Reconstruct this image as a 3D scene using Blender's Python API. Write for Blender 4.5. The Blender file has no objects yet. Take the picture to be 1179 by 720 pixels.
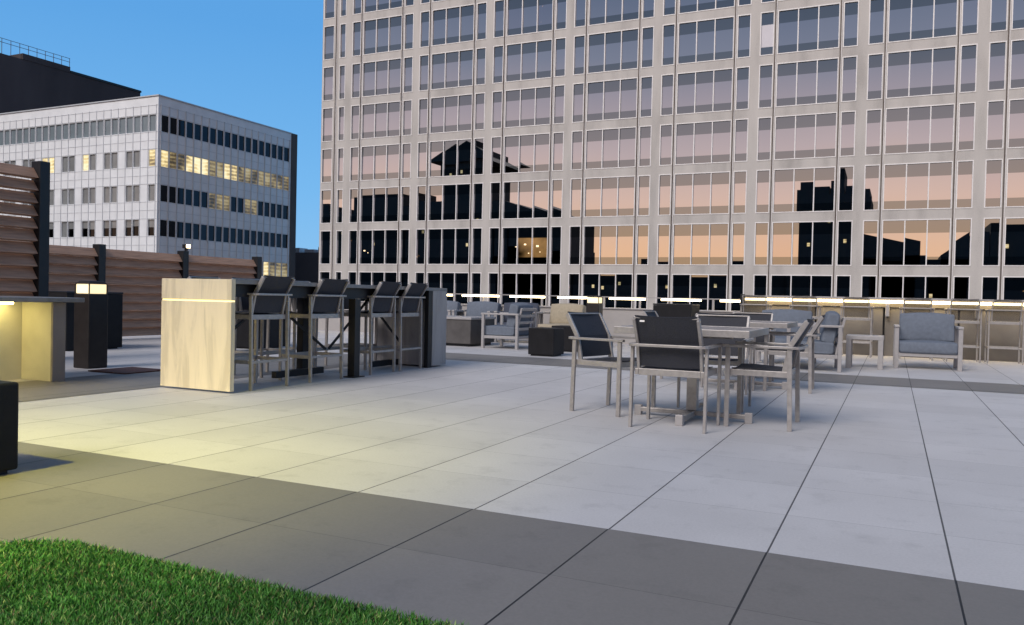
import bpy, bmesh, math, random
from mathutils import Vector, Matrix, Euler
random.seed(11)
S = bpy.context.scene
COL = S.collection
R = math.radians

# ------------------------------------------------------------------ materials
def new_mat(name):
    m = bpy.data.materials.new(name); m.use_nodes = True
    nt = m.node_tree
    return m, nt, nt.nodes.get('Principled BSDF'), nt.nodes.get('Material Output')

def node(nt, kind, **kw):
    n = nt.nodes.new(kind)
    for k, v in kw.items():
        if k.startswith('i_'):
            key = k[2:]
            n.inputs[int(key) if key.isdigit() else key].default_value = v
        else:
            setattr(n, k, v)
    return n

def math_n(nt, op, a, b=None, c=None, clamp=False):
    n = nt.nodes.new('ShaderNodeMath'); n.operation = op; n.use_clamp = clamp
    for i, v in enumerate((a, b, c)):
        if v is None: continue
        if isinstance(v, (int, float)): n.inputs[i].default_value = v
        else: nt.links.new(v, n.inputs[i])
    return n.outputs[0]

def mix_col(nt, fac, a, b, blend='MIX'):
    n = nt.nodes.new('ShaderNodeMix'); n.data_type = 'RGBA'; n.blend_type = blend
    for s, v in ((n.inputs['Factor'], fac), (n.inputs[6], a), (n.inputs[7], b)):
        if isinstance(v, (int, float)): s.default_value = v
        elif isinstance(v, (tuple, list)): s.default_value = (*v[:3], 1)
        else: nt.links.new(v, s)
    return n.outputs[2]

def ramp(nt, fac, stops, interp='LINEAR'):
    n = nt.nodes.new('ShaderNodeValToRGB'); cr = n.color_ramp; cr.interpolation = interp
    while len(cr.elements) < len(stops): cr.elements.new(0.5)
    for e, (p, c) in zip(cr.elements, stops):
        e.position = p; e.color = (*c, 1) if len(c) == 3 else c
    nt.links.new(fac, n.inputs[0])
    return n.outputs[0]

def mat(name, col, rough=.6, metal=0.0, var=.12, scale=8.0, bump=0.0, bscale=60.0, spec=.5, coords='Object', stretch=(1, 1, 1)):
    m, nt, b, o = new_mat(name)
    tc = node(nt, 'ShaderNodeTexCoord')
    mp = node(nt, 'ShaderNodeMapping'); mp.inputs['Scale'].default_value = stretch
    nt.links.new(tc.outputs[coords], mp.inputs[0])
    nz = node(nt, 'ShaderNodeTexNoise'); nz.inputs['Scale'].default_value = scale; nz.inputs['Detail'].default_value = 6
    nt.links.new(mp.outputs[0], nz.inputs['Vector'])
    f = ramp(nt, nz.outputs['Fac'], [(.3, tuple(c * (1 - var) for c in col)), (.7, tuple(min(1, c * (1 + var)) for c in col))])
    nt.links.new(f, b.inputs['Base Color'])
    b.inputs['Roughness'].default_value = rough; b.inputs['Metallic'].default_value = metal
    b.inputs['Specular IOR Level'].default_value = spec
    if bump:
        n2 = node(nt, 'ShaderNodeTexNoise'); n2.inputs['Scale'].default_value = bscale; n2.inputs['Detail'].default_value = 4
        nt.links.new(mp.outputs[0], n2.inputs['Vector'])
        bp = node(nt, 'ShaderNodeBump'); bp.inputs['Strength'].default_value = bump; bp.inputs['Distance'].default_value = .01
        nt.links.new(n2.outputs['Fac'], bp.inputs['Height']); nt.links.new(bp.outputs[0], b.inputs['Normal'])
    return m

def emit(name, col, strength):
    m, nt, b, o = new_mat(name)
    b.inputs['Base Color'].default_value = (.8, .75, .6, 1)
    b.inputs['Emission Color'].default_value = (*col, 1); b.inputs['Emission Strength'].default_value = strength
    return m

def paver(name, col, tone, line_dark, rough=.62):
    """Square 610 mm porcelain pavers on pedestals: open joints, each paver a slightly different tone."""
    m, nt, b, o = new_mat(name)
    tc = node(nt, 'ShaderNodeTexCoord'); sx = node(nt, 'ShaderNodeSeparateXYZ'); nt.links.new(tc.outputs['Object'], sx.inputs[0])
    P = .6096
    u = math_n(nt, 'DIVIDE', math_n(nt, 'SUBTRACT', sx.outputs[0], .2155), P)
    v = math_n(nt, 'DIVIDE', math_n(nt, 'SUBTRACT', sx.outputs[1], 3.082), P)
    def gap(t, half):
        fr = math_n(nt, 'FRACT', t); d = math_n(nt, 'MINIMUM', fr, math_n(nt, 'SUBTRACT', 1.0, fr))
        return math_n(nt, 'LESS_THAN', d, half / P)
    gx = gap(u, .0036); gy = gap(v, .0016)
    ids = node(nt, 'ShaderNodeCombineXYZ')
    nt.links.new(math_n(nt, 'FLOOR', u), ids.inputs[0]); nt.links.new(math_n(nt, 'FLOOR', v), ids.inputs[1])
    wn = node(nt, 'ShaderNodeTexWhiteNoise'); wn.noise_dimensions = '3D'; nt.links.new(ids.outputs[0], wn.inputs['Vector'])
    fine = node(nt, 'ShaderNodeTexNoise'); fine.inputs['Scale'].default_value = 90; fine.inputs['Detail'].default_value = 6
    wide = node(nt, 'ShaderNodeTexNoise'); wide.inputs['Scale'].default_value = 1.3; wide.inputs['Detail'].default_value = 5
    for n in (fine, wide): nt.links.new(tc.outputs['Object'], n.inputs['Vector'])
    t = math_n(nt, 'ADD', 1 - tone, math_n(nt, 'MULTIPLY', wn.outputs['Value'], 2 * tone))
    t = math_n(nt, 'MULTIPLY', t, math_n(nt, 'ADD', .86, math_n(nt, 'MULTIPLY', fine.outputs['Fac'], .28)))
    t = math_n(nt, 'MULTIPLY', t, math_n(nt, 'ADD', .83, math_n(nt, 'MULTIPLY', wide.outputs['Fac'], .34)))
    stn = node(nt, 'ShaderNodeTexNoise'); stn.inputs['Scale'].default_value = 4.5; stn.inputs['Detail'].default_value = 9; stn.inputs['Roughness'].default_value = .7; nt.links.new(tc.outputs['Object'], stn.inputs['Vector'])
    st_ = node(nt, 'ShaderNodeMapRange'); nt.links.new(stn.outputs['Fac'], st_.inputs[0]); st_.inputs[1].default_value = .54; st_.inputs[2].default_value = .76; st_.inputs[3].default_value = 1.0; st_.inputs[4].default_value = .80
    t = math_n(nt, 'MULTIPLY', t, st_.outputs[0])
    vo = node(nt, 'ShaderNodeTexVoronoi'); vo.inputs['Scale'].default_value = 1.1; nt.links.new(tc.outputs['Object'], vo.inputs['Vector'])
    t = math_n(nt, 'MULTIPLY', t, math_n(nt, 'SUBTRACT', 1.0, math_n(nt, 'MULTIPLY', math_n(nt, 'LESS_THAN', vo.outputs['Distance'], .013), .6)))
    vm = node(nt, 'ShaderNodeVectorMath', operation='SCALE'); vm.inputs[0].default_value = col; nt.links.new(t, vm.inputs['Scale'])
    c = mix_col(nt, math_n(nt, 'MULTIPLY', gy, .55), vm.outputs[0], line_dark)
    c = mix_col(nt, gx, c, line_dark)
    nt.links.new(c, b.inputs['Base Color'])
    rr = math_n(nt, 'ADD', rough - .12, math_n(nt, 'MULTIPLY', wide.outputs['Fac'], .24)); nt.links.new(rr, b.inputs['Roughness'])
    hgt = math_n(nt, 'SUBTRACT', math_n(nt, 'MULTIPLY', fine.outputs['Fac'], .12), math_n(nt, 'MAXIMUM', gx, gy))
    bp = node(nt, 'ShaderNodeBump'); bp.inputs['Strength'].default_value = .25; bp.inputs['Distance'].default_value = .006
    nt.links.new(hgt, bp.inputs['Height']); nt.links.new(bp.outputs[0], b.inputs['Normal'])
    return m

def travertine(name, base=(.60, .52, .38), dark=(.40, .31, .20)):
    m, nt, b, o = new_mat(name)
    tc = node(nt, 'ShaderNodeTexCoord'); mp = node(nt, 'ShaderNodeMapping'); mp.inputs['Scale'].default_value = (5.5, 5.5, .6)
    nt.links.new(tc.outputs['Object'], mp.inputs[0])
    nz = node(nt, 'ShaderNodeTexNoise'); nz.inputs['Scale'].default_value = 1.3; nz.inputs['Detail'].default_value = 12; nz.inputs['Roughness'].default_value = .68; nz.inputs['Distortion'].default_value = .7
    nt.links.new(mp.outputs[0], nz.inputs['Vector'])
    c = ramp(nt, nz.outputs['Fac'], [(.28, dark), (.42, tuple(a * .82 for a in base)), (.52, base), (.75, tuple(min(1, a * 1.12) for a in base))])
    nt.links.new(c, b.inputs['Base Color']); b.inputs['Roughness'].default_value = .45
    return m

def sling(name, col, clear=.1):
    """Woven PVC mesh: mostly opaque, a little light comes through the weave."""
    m, nt, b, o = new_mat(name)
    tc = node(nt, 'ShaderNodeTexCoord')
    w = node(nt, 'ShaderNodeTexNoise'); w.inputs['Scale'].default_value = 240; nt.links.new(tc.outputs['Object'], w.inputs['Vector'])
    nt.links.new(ramp(nt, w.outputs['Fac'], [(.35, tuple(c * .65 for c in col)), (.65, tuple(c * 1.35 for c in col))]), b.inputs['Base Color'])
    b.inputs['Roughness'].default_value = .75
    tr = node(nt, 'ShaderNodeBsdfTransparent'); mx = node(nt, 'ShaderNodeMixShader'); mx.inputs[0].default_value = clear
    nt.links.new(b.outputs[0], mx.inputs[1]); nt.links.new(tr.outputs[0], mx.inputs[2]); nt.links.new(mx.outputs[0], o.inputs[0])
    return m

def concrete_facade(name, col):
    m, nt, b, o = new_mat(name)
    tc = node(nt, 'ShaderNodeTexCoord')
    mp = node(nt, 'ShaderNodeMapping'); mp.inputs['Scale'].default_value = (1, 1, .25); nt.links.new(tc.outputs['Object'], mp.inputs[0])
    st = node(nt, 'ShaderNodeTexNoise'); st.inputs['Scale'].default_value = .9; st.inputs['Detail'].default_value = 8; nt.links.new(mp.outputs[0], st.inputs['Vector'])
    gr = node(nt, 'ShaderNodeTexNoise'); gr.inputs['Scale'].default_value = 14; gr.inputs['Detail'].default_value = 5; nt.links.new(tc.outputs['Object'], gr.inputs['Vector'])
    f = math_n(nt, 'ADD', math_n(nt, 'MULTIPLY', st.outputs['Fac'], .7), math_n(nt, 'MULTIPLY', gr.outputs['Fac'], .3))
    c = ramp(nt, f, [(.3, tuple(a * .74 for a in col)), (.5, col), (.72, tuple(min(1, a * 1.14) for a in col))])
    nt.links.new(c, b.inputs['Base Color']); b.inputs['Roughness'].default_value = .8
    return m

def mirror_glass(name, tint, rough=.003, spots=None):
    m, nt, b, o = new_mat(name)
    b.inputs['Base Color'].default_value = (*tint, 1); b.inputs['Metallic'].default_value = 1; b.inputs['Roughness'].default_value = rough
    tc = node(nt, 'ShaderNodeTexCoord')
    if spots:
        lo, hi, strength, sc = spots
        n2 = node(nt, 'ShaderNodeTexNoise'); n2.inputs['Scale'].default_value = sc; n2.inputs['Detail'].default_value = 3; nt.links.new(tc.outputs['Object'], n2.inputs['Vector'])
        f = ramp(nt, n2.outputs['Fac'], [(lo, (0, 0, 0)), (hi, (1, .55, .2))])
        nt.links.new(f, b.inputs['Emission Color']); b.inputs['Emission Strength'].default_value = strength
    return m

def lit_room(name, strength, lo=.42):
    """Glass with the lit office behind it: bright ceiling panels, darker furniture band."""
    m, nt, b, o = new_mat(name)
    b.inputs['Base Color'].default_value = (.05, .05, .055, 1); b.inputs['Roughness'].default_value = .08
    tc = node(nt, 'ShaderNodeTexCoord'); sx = node(nt, 'ShaderNodeSeparateXYZ'); nt.links.new(tc.outputs['Object'], sx.inputs[0])
    n = node(nt, 'ShaderNodeTexNoise'); n.inputs['Scale'].default_value = .42; n.inputs['Detail'].default_value = 2; nt.links.new(tc.outputs['Object'], n.inputs['Vector'])
    n2 = node(nt, 'ShaderNodeTexNoise'); n2.inputs['Scale'].default_value = 3.0; n2.inputs['Detail'].default_value = 3; nt.links.new(tc.outputs['Object'], n2.inputs['Vector'])
    bars = math_n(nt, 'LESS_THAN', math_n(nt, 'FRACT', math_n(nt, 'ADD', math_n(nt, 'MULTIPLY', sx.outputs[2], 2.3), math_n(nt, 'MULTIPLY', n.outputs['Fac'], 1.6))), .42)
    f = math_n(nt, 'ADD', n.outputs['Fac'], math_n(nt, 'MULTIPLY', n2.outputs['Fac'], .25))
    f = math_n(nt, 'ADD', f, math_n(nt, 'MULTIPLY', bars, .12))
    f = math_n(nt, 'SUBTRACT', f, .10)
    c = ramp(nt, f, [(lo - .12, (.07, .055, .03)), (lo, (.28, .20, .09)), (lo + .16, (.85, .66, .30)), (lo + .32, (1, .88, .55))])
    nt.links.new(c, b.inputs['Emission Color']); b.inputs['Emission Strength'].default_value = strength
    return m

M = {}
M['paver_light'] = paver('pale_porcelain_paver', (.565, .548, .538), .05, (.075, .073, .074))
M['paver_dark'] = paver('charcoal_porcelain_paver', (.195, .183, .170), .07, (.012, .012, .013), .58)
M['alu'] = mat('brushed_taupe_aluminium', (.40, .375, .355), .42, .45, .12, 30)
M['alu_pale'] = mat('pale_painted_aluminium', (.42, .40, .39), .5, .3, .06, 20)
M['sling'] = sling('charcoal_sling_mesh', (.030, .032, .042), .05)
M['sling_open'] = sling('open_weave_sling_mesh', (.085, .075, .066), .55)
M['sling_brown'] = sling('bronze_sling_mesh', (.05, .04, .034), .05)
M['cushion'] = mat('grey_blue_outdoor_cushion', (.155, .18, .22), .9, 0, .1, 20, .3, 260)
M['cushion_dark'] = mat('slate_outdoor_cushion', (.07, .08, .11), .9, 0, .1, 20, .3, 260)
M['cushion_warm_lit'] = mat('warm_lit_outdoor_cushion', (.42, .36, .26), .9, 0, .1, 20, .3, 260)  # warm lamplight falling on the cushions is put into this base colour
M['slat'] = mat('weathered_grey_teak_slats', (.30, .26, .235), .6, 0, .2, 5, .2, 40, stretch=(8, 1, 1))
M['black'] = mat('black_powder_coat', (.012, .012, .014), .45, .2, .1, 12)
M['planter'] = mat('charcoal_fibre_cement', (.011, .0105, .012), .6, 0, .25, 6, .15, 80, .25)
M['bronze'] = mat('dark_bronze_lamp_post', (.026, .021, .019), .5, .3, .2, 9)
M['travertine'] = travertine('vein_cut_travertine', (.76, .66, .47), (.64, .53, .35))
M['travertine_grey'] = travertine('grey_travertine', (.36, .34, .33), (.20, .18, .17))
M['stone_top'] = mat('grey_stone_counter', (.21, .205, .20), .4, 0, .15, 14)
M['stucco'] = mat('cream_stucco', (.64, .62, .47), .8, 0, .08, 4, .2, 120)
M['taupe'] = mat('taupe_stucco', (.26, .235, .215), .8, 0, .08, 4, .2, 120)
M['parapet'] = mat('grey_render', (.40, .375, .355), .8, 0, .08, 2.2, .2, 90)
M['wall_panel'] = mat('buff_stone_wall_panel', (.15, .138, .124), .75, 0, .16, 3, .2, 60)
M['louver'] = mat('brown_composite_louver', (.42, .25, .165), .55, 0, .22, 3, .15, 60, stretch=(1, 1, 14))
M['led'] = emit('warm_led_strip', (1, .80, .30), 15.0)
M['led_rail'] = emit('warm_led_rail', (1, .77, .42), 10.0)
M['led_line'] = emit('thin_led_line', (1, .80, .30), 1.15)
M['lamp_glass'] = emit('frosted_lamp_glass', (1, .80, .42), 1.05)
M['flood'] = emit('flood_lamp_lens', (1, .74, .42), 6.0)
M['rust'] = mat('rust_brown_grating', (.085, .034, .022), .7, .2, .3, 20, .4, 80)
M['firebox'] = mat('dark_concrete_fire_table', (.085, .078, .074), .7, 0, .22, 5, .2, 60)
M['tower'] = concrete_facade('pinkish_precast_concrete', (.57, .545, .51))
M['tower_joint'] = mat('dark_mullion_metal', (.11, .085, .075), .5, .3, .1, 4)
M['white_trim'] = mat('white_window_trim', (.90, .88, .86), .5, 0, .05, 3)
M['glass'] = mirror_glass('reflective_tower_glass', (.76, .75, .76))
M['glass_band'] = mirror_glass('tinted_spandrel_glass', (.38, .405, .41), .004)
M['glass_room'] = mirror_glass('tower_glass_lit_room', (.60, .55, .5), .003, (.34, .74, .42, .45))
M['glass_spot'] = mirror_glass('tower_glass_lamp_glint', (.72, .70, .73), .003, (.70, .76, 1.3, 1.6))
M['pendant'] = emit('warm_room_lamp', (1, .72, .36), 1.3)
M['blind'] = mat('white_roller_blind', (.7, .68, .72), .7, 0, .03, 2)
M['white_panel'] = mat('white_enamel_panel', (.86, .885, .90), .5, 0, .06, .8)
M['white_fin'] = mat('white_mullion_fin', (.58, .61, .64), .45, .1, .05, 1)
M['dark_glass'] = mirror_glass('black_office_glass', (.028, .030, .036), .04)
M['grey_glass'] = mat('drawn_blind_behind_glass', (.24, .25, .25), .12, 0, .18, .6)
M['blue_blind'] = mat('blue_grey_blind_behind_glass', (.20, .245, .27), .12, 0, .12, .6)
M['lit_room'] = lit_room('lit_office_room', 1.0)
M['dim_room'] = lit_room('dim_office_room', .38, .50)
M['brown_wall'] = mat('dark_brown_end_wall', (.095, .085, .08), .8, 0, .1, .4)
M['dark_brick'] = mat('dark_brown_brick', (.050, .041, .043), .85, 0, .2, .25, stretch=(1, 1, .3))
M['grey_block'] = mat('blue_grey_low_block', (.13, .13, .145), .8, 0, .1, .3)
M['far_dark'] = mat('dark_masonry', (.020, .018, .018), .9, 0, .2, .1)
M['asphalt'] = mat('street_asphalt', (.05, .05, .052), .9, 0, .2, .05)
M['turf_base'] = mat('turf_backing', (.018, .05, .012), .95, 0, .2, 10)
def grass_mat():
    m, nt, b, o = new_mat('artificial_turf_blades')
    at = node(nt, 'ShaderNodeAttribute'); at.attribute_name = 'tint'
    nt.links.new(at.outputs['Color'], b.inputs['Base Color']); b.inputs['Roughness'].default_value = .5; b.inputs['Specular IOR Level'].default_value = .3
    return m
M['grass'] = grass_mat()

# ------------------------------------------------------------------ mesh building
class MB:
    def __init__(s): s.v = []; s.f = []; s.m = []
    def quad(s, a, b, c, d, mi=0):
        n = len(s.v); s.v += [tuple(p) for p in (a, b, c, d)]; s.f.append((n, n + 1, n + 2, n + 3)); s.m.append(mi)
    def hexa(s, p, mi=0):
        n = len(s.v); s.v += [tuple(q) for q in p]
        for f in ((0, 3, 2, 1), (4, 5, 6, 7), (0, 1, 5, 4), (1, 2, 6, 5), (2, 3, 7, 6), (3, 0, 4, 7)):
            s.f.append(tuple(n + i for i in f)); s.m.append(mi)
    def box(s, x0, x1, y0, y1, z0, z1, mi=0):
        s.hexa([(x0, y0, z0), (x1, y0, z0), (x1, y1, z0), (x0, y1, z0), (x0, y0, z1), (x1, y0, z1), (x1, y1, z1), (x0, y1, z1)], mi)
    def bar(s, p, q, w, t, side=(1, 0, 0), mi=0):
        """Rectangular bar p -> q; w along SIDE, t across it."""
        p, q = Vector(p), Vector(q); d = (q - p).normalized(); a = Vector(side); a = (a - d * a.dot(d)).normalized(); b = d.cross(a)
        c = [(-1, -1), (1, -1), (1, 1), (-1, 1)]
        s.hexa([p + a * (w / 2 * i) + b * (t / 2 * j) for i, j in c] + [q + a * (w / 2 * i) + b * (t / 2 * j) for i, j in c], mi)
    def sweep(s, pts, w, t, mi=0):
        """A flat bar of width w and thickness t along a path in a horizontal plane, mitred."""
        pts = [Vector(p) for p in pts]; rings = []
        for i, p in enumerate(pts):
            d1 = (p - pts[i - 1]).normalized() if i else (pts[1] - p).normalized()
            d2 = (pts[i + 1] - p).normalized() if i < len(pts) - 1 else d1
            d = (d1 + d2).normalized(); nrm = Vector((-d.y, d.x, 0)); k = 1 / max(.4, d.dot(d1))
            rings.append([p + nrm * (w / 2 * k) * a + Vector((0, 0, t / 2 * b)) for a, b in ((-1, -1), (1, -1), (1, 1), (-1, 1))])
        n = len(s.v)
        for r in rings: s.v += [tuple(q) for q in r]
        for i in range(len(rings) - 1):
            for j in range(4):
                s.f.append((n + 4 * i + j, n + 4 * i + (j + 1) % 4, n + 4 * i + 4 + (j + 1) % 4, n + 4 * i + 4 + j)); s.m.append(mi)
        e = n + 4 * (len(rings) - 1)
        s.f += [(n + 3, n + 2, n + 1, n), (e, e + 1, e + 2, e + 3)]; s.m += [mi, mi]
    def prism(s, outline, z0, z1, mi=0, top_scale=1.0):
        n = len(s.v); k = len(outline)
        s.v += [(x, y, z0) for x, y in outline] + [(x * top_scale, y * top_scale, z1) for x, y in outline]
        for i in range(k): s.f.append((n + i, n + (i + 1) % k, n + k + (i + 1) % k, n + k + i)); s.m.append(mi)
        s.f += [tuple(n + i for i in reversed(range(k))), tuple(n + k + i for i in range(k))]; s.m += [mi, mi]
    def cyl(s, p, q, r, seg=12, mi=0):
        p, q = Vector(p), Vector(q); d = (q - p).normalized(); a = d.orthogonal().normalized(); b = d.cross(a)
        n = len(s.v)
        for c in (p, q):
            s.v += [tuple(c + a * r * math.cos(2 * math.pi * i / seg) + b * r * math.sin(2 * math.pi * i / seg)) for i in range(seg)]
        for i in range(seg): s.f.append((n + i, n + (i + 1) % seg, n + seg + (i + 1) % seg, n + seg + i)); s.m.append(mi)
        s.f += [tuple(n + i for i in reversed(range(seg))), tuple(n + seg + i for i in range(seg))]; s.m += [mi, mi]
    def build(s, name, mats, parent=None, bevel=0.0, seg=2, smooth=False):
        me = bpy.data.meshes.new(name); me.from_pydata(s.v, [], s.f)
        for m in (mats if isinstance(mats, (list, tuple)) else [mats]): me.materials.append(m)
        me.polygons.foreach_set('material_index', s.m)
        bm = bmesh.new(); bm.from_mesh(me); bmesh.ops.recalc_face_normals(bm, faces=bm.faces); bm.to_mesh(me); bm.free()
        o = bpy.data.objects.new(name, me); COL.objects.link(o)
        if parent: o.parent = parent
        if bevel:
            b = o.modifiers.new('edge', 'BEVEL'); b.width = bevel; b.segments = seg; b.limit_method = 'ANGLE'; b.angle_limit = R(40)
        if smooth:
            for p in me.polygons: p.use_smooth = True
        return o

def tag(o, label=None, cat=None, group=None, kind=None):
    if label: o['label'] = label
    if cat: o['category'] = cat
    if group: o['group'] = group
    if kind: o['kind'] = kind
    return o

def empty(name, loc, rz=0.0):
    o = bpy.data.objects.new(name, None); COL.objects.link(o); o.location = loc; o.rotation_euler = (0, 0, rz)
    o.empty_display_size = .1
    return o

def structure(o): o['kind'] = 'structure'; return o

def copy_tree(o, loc=None, rz=None, label=None, parent=None):
    c = o.copy(); COL.objects.link(c)
    if parent: c.parent = parent
    if loc is not None: c.location = loc
    if rz is not None: c.rotation_euler = (0, 0, rz)
    if label: c['label'] = label
    for ch in list(o.children): copy_tree(ch, parent=c)
    return c

def swap_material(o, old, new):
    """Give the copies under O meshes of their own with one material changed."""
    for ch in o.children_recursive:
        if ch.type == 'MESH' and any(s.material == old for s in ch.material_slots):
            ch.data = ch.data.copy()
            for i, m in enumerate(ch.data.materials):
                if m == old: ch.data.materials[i] = new

def sheet(name, x0, x1, y0, y1, z, m):
    b = MB(); b.quad((x0, y0, z), (x1, y0, z), (x1, y1, z), (x0, y1, z))
    return structure(b.build(name, m))

# ------------------------------------------------------------------ ground and deck
sheet('street_ground', -1500, 1500, -1500, 1500, -24, M['asphalt'])
b = MB(); b.box(-16, 24, -9, 16.95, -24, -.02); structure(b.build('deck_slab', M['taupe']))
sheet('deck_paving', -16, 24, -9, 16.95, 0, M['paver_light'])
sheet('paving_band', -16, 24, -6, 3.082, .004, M['paver_dark'])
sheet('paving_band', -7.62, -6.27, 3.082, 10.31, .004, M['paver_dark'])
sheet('paving_band', -7.62, 24, 10.31, 11.56, .004, M['paver_dark'])

# artificial turf: rounded corner, backing plus blades
def turf_inside(x, y):
    x0, y1, r = -2.86, 1.925, .34
    if x < x0 or y > y1: return False
    if x < x0 + r and y > y1 - r: return (x - x0 - r) ** 2 + (y - y1 + r) ** 2 <= r * r
    return True
out = [(3.0, 1.91), (3.0, -2.0), (-2.85, -2.0)] + [(-2.51 + .335 * math.cos(R(180 - a)), 1.585 + .325 * math.sin(R(180 - a))) for a in range(0, 91, 10)]
b = MB(); b.prism(out, .005, .016); structure(b.build('turf_backing', M['turf_base']))
rnd = random.Random(4)
V, F, C = [], [], []
clump = [(rnd.uniform(-3, 0), rnd.uniform(.6, 2), rnd.uniform(.75, 1.2)) for _ in range(160)]
def tone(x, y):
    s = w = 0
    for cx, cy, t in clump:
        d = (x - cx) ** 2 + (y - cy) ** 2
        if d < .06: k = math.exp(-d / .012); s += k * t; w += k
    return s / w if w > .05 else 1.0
made = 0
while made < 85000:
    if rnd.random() < .86: x = rnd.uniform(-2.9, -.75); y = rnd.uniform(.95, 1.93)
    else: x = rnd.uniform(-2.9, 1.5); y = rnd.uniform(.0, 1.9)
    if not turf_inside(x, y): continue
    made += 1
    h = rnd.uniform(.012, .025); a = rnd.uniform(0, 6.283); w = rnd.uniform(.0013, .0023); ln = rnd.uniform(.004, .022); la = rnd.uniform(0, 6.283)
    dx, dy = math.cos(a) * w, math.sin(a) * w; lx, ly = math.cos(la) * ln, math.sin(la) * ln
    n = len(V)
    V += [(x - dx, y - dy, .015), (x + dx, y + dy, .015), (x + dx * .8 + lx * .4, y + dy * .8 + ly * .4, .015 + h * .6), (x - dx * .8 + lx * .4, y - dy * .8 + ly * .4, .015 + h * .6), (x + lx, y + ly, .015 + h)]
    F += [(n, n + 1, n + 2, n + 3), (n + 3, n + 2, n + 4)]
    t = .98 * tone(x, y) * rnd.uniform(.6, 1.4); q = rnd.random()
    if q < .10: c = (.30 * t, .42 * t, .12 * t)
    elif q < .16: c = (.22 * t, .19 * t, .08 * t)
    elif q < .5: c = (.055 * t, .20 * t, .026 * t)
    else: c = (.09 * t, .28 * t, .04 * t)
    C += [(*c, 1)] * 5
me = bpy.data.meshes.new('grass'); me.from_pydata(V, [], F); me.materials.append(M['grass'])
at = me.color_attributes.new('tint', 'FLOAT_COLOR', 'POINT')
at.data.foreach_set('color', [k for c in C for k in c])
g = bpy.data.objects.new('grass', me); COL.objects.link(g)
tag(g, 'bright green artificial turf with ragged edge in the corner of the deck', 'grass', kind='stuff')

# ------------------------------------------------------------------ facades
def facade(mb, openings, u0, u1, v0, v1, depth, P, mi=0, mi_reveal=0):
    us = sorted({u0, u1, *[o[0] for o in openings], *[o[1] for o in openings]})
    vs = sorted({v0, v1, *[o[2] for o in openings], *[o[3] for o in openings]})
    op = {}
    for j in range(len(vs) - 1):
        vm = (vs[j] + vs[j + 1]) / 2
        row = [o for o in openings if o[2] < vm < o[3]]
        run = None
        for i in range(len(us) - 1):
            um = (us[i] + us[i + 1]) / 2
            hole = any(o[0] < um < o[1] for o in row)
            if hole:
                if run is not None: mb.quad(P(run, vs[j], 0), P(us[i], vs[j], 0), P(us[i], vs[j + 1], 0), P(run, vs[j + 1], 0), mi); run = None
            elif run is None: run = us[i]
        if run is not None: mb.quad(P(run, vs[j], 0), P(us[-1], vs[j], 0), P(us[-1], vs[j + 1], 0), P(run, vs[j + 1], 0), mi)
    for a, c, e, f in openings:
        for (p, q), (r, s) in (((a, e), (c, e)), ((c, e), (c, f)), ((c, f), (a, f)), ((a, f), (a, e))):
            mb.quad(P(p, q, 0), P(r, s, 0), P(r, s, depth), P(p, q, depth), mi_reveal)

# --- the concrete office tower
TY = 63.0
tower = empty('office_tower', (-20, TY + 14, -24))
tag(tower, 'tall concrete office tower with mirror glass windows reflecting the sunset', 'building')
def part(mb, name, mats, parent, **kw):
    """Build in world coordinates, then hang under PARENT without moving."""
    o = mb.build(name, mats, None, **kw); o.parent = parent
    w = Matrix.Translation(parent_origin(parent)).inverted()
    o.data.transform(w)
    return o
def parent_origin(p):
    v = Vector((0, 0, 0))
    while p is not None: v += p.location; p = p.parent
    return v
PY = lambda u, v, d: (u, TY + d, v)
BAY = 7.47; C0 = -47.26
bays = []
bays.append(dict(end=True, lights=[[(-50.28, -49.02)], [(-48.38, -47.66)]], piers=[-48.72]))
for i in range(8):
    c = C0 + BAY * i
    bays.append(dict(end=False, lights=[[(c + .345, c + 1.355)], [(c + 1.59, c + 3.03), (c + 3.05, c + 4.43), (c + 4.45, c + 5.89)], [(c + 6.13, c + 7.13)]], piers=[c + 1.48, c + 6.01]))
rows = [(-.12 + 3.925 * k, 3.13 + 3.925 * k) for k in range(8)]
openings = []
for bay in bays:
    for L in bay['lights']:
        for z0, z1 in rows: openings.append((L[0][0], L[-1][1], z0, z1))
X0, X1 = -50.42, 13.2
w = MB(); facade(w, openings, X0, X1, -24, 35, .12, PY)
w.quad((X0, TY, -24), (X0, TY + 28, -24), (X0, TY + 28, 35), (X0, TY, 35)); w.quad((X1, TY, -24), (X1, TY + 28, -24), (X1, TY + 28, 35), (X1, TY, 35))
w.quad((X0, TY + 28, -24), (X1, TY + 28, -24), (X1, TY + 28, 35), (X0, TY + 28, 35)); w.quad((X0, TY, 35), (X1, TY, 35), (X1, TY + 28, 35), (X0, TY + 28, 35))
part(w, 'wall', M['tower'], tower)
for bay in bays:
    for px in bay['piers']:
        p = MB(); p.box(px - .075, px - .015, TY - .10, TY - .002, -24, 34.6); p.box(px + .02, px + .06, TY - .06, TY - .003, -24, 34.6, 1)
        part(p, 'mullion', [M['tower_joint'], M['white_trim']], tower)
rg = random.Random(8)
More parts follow.
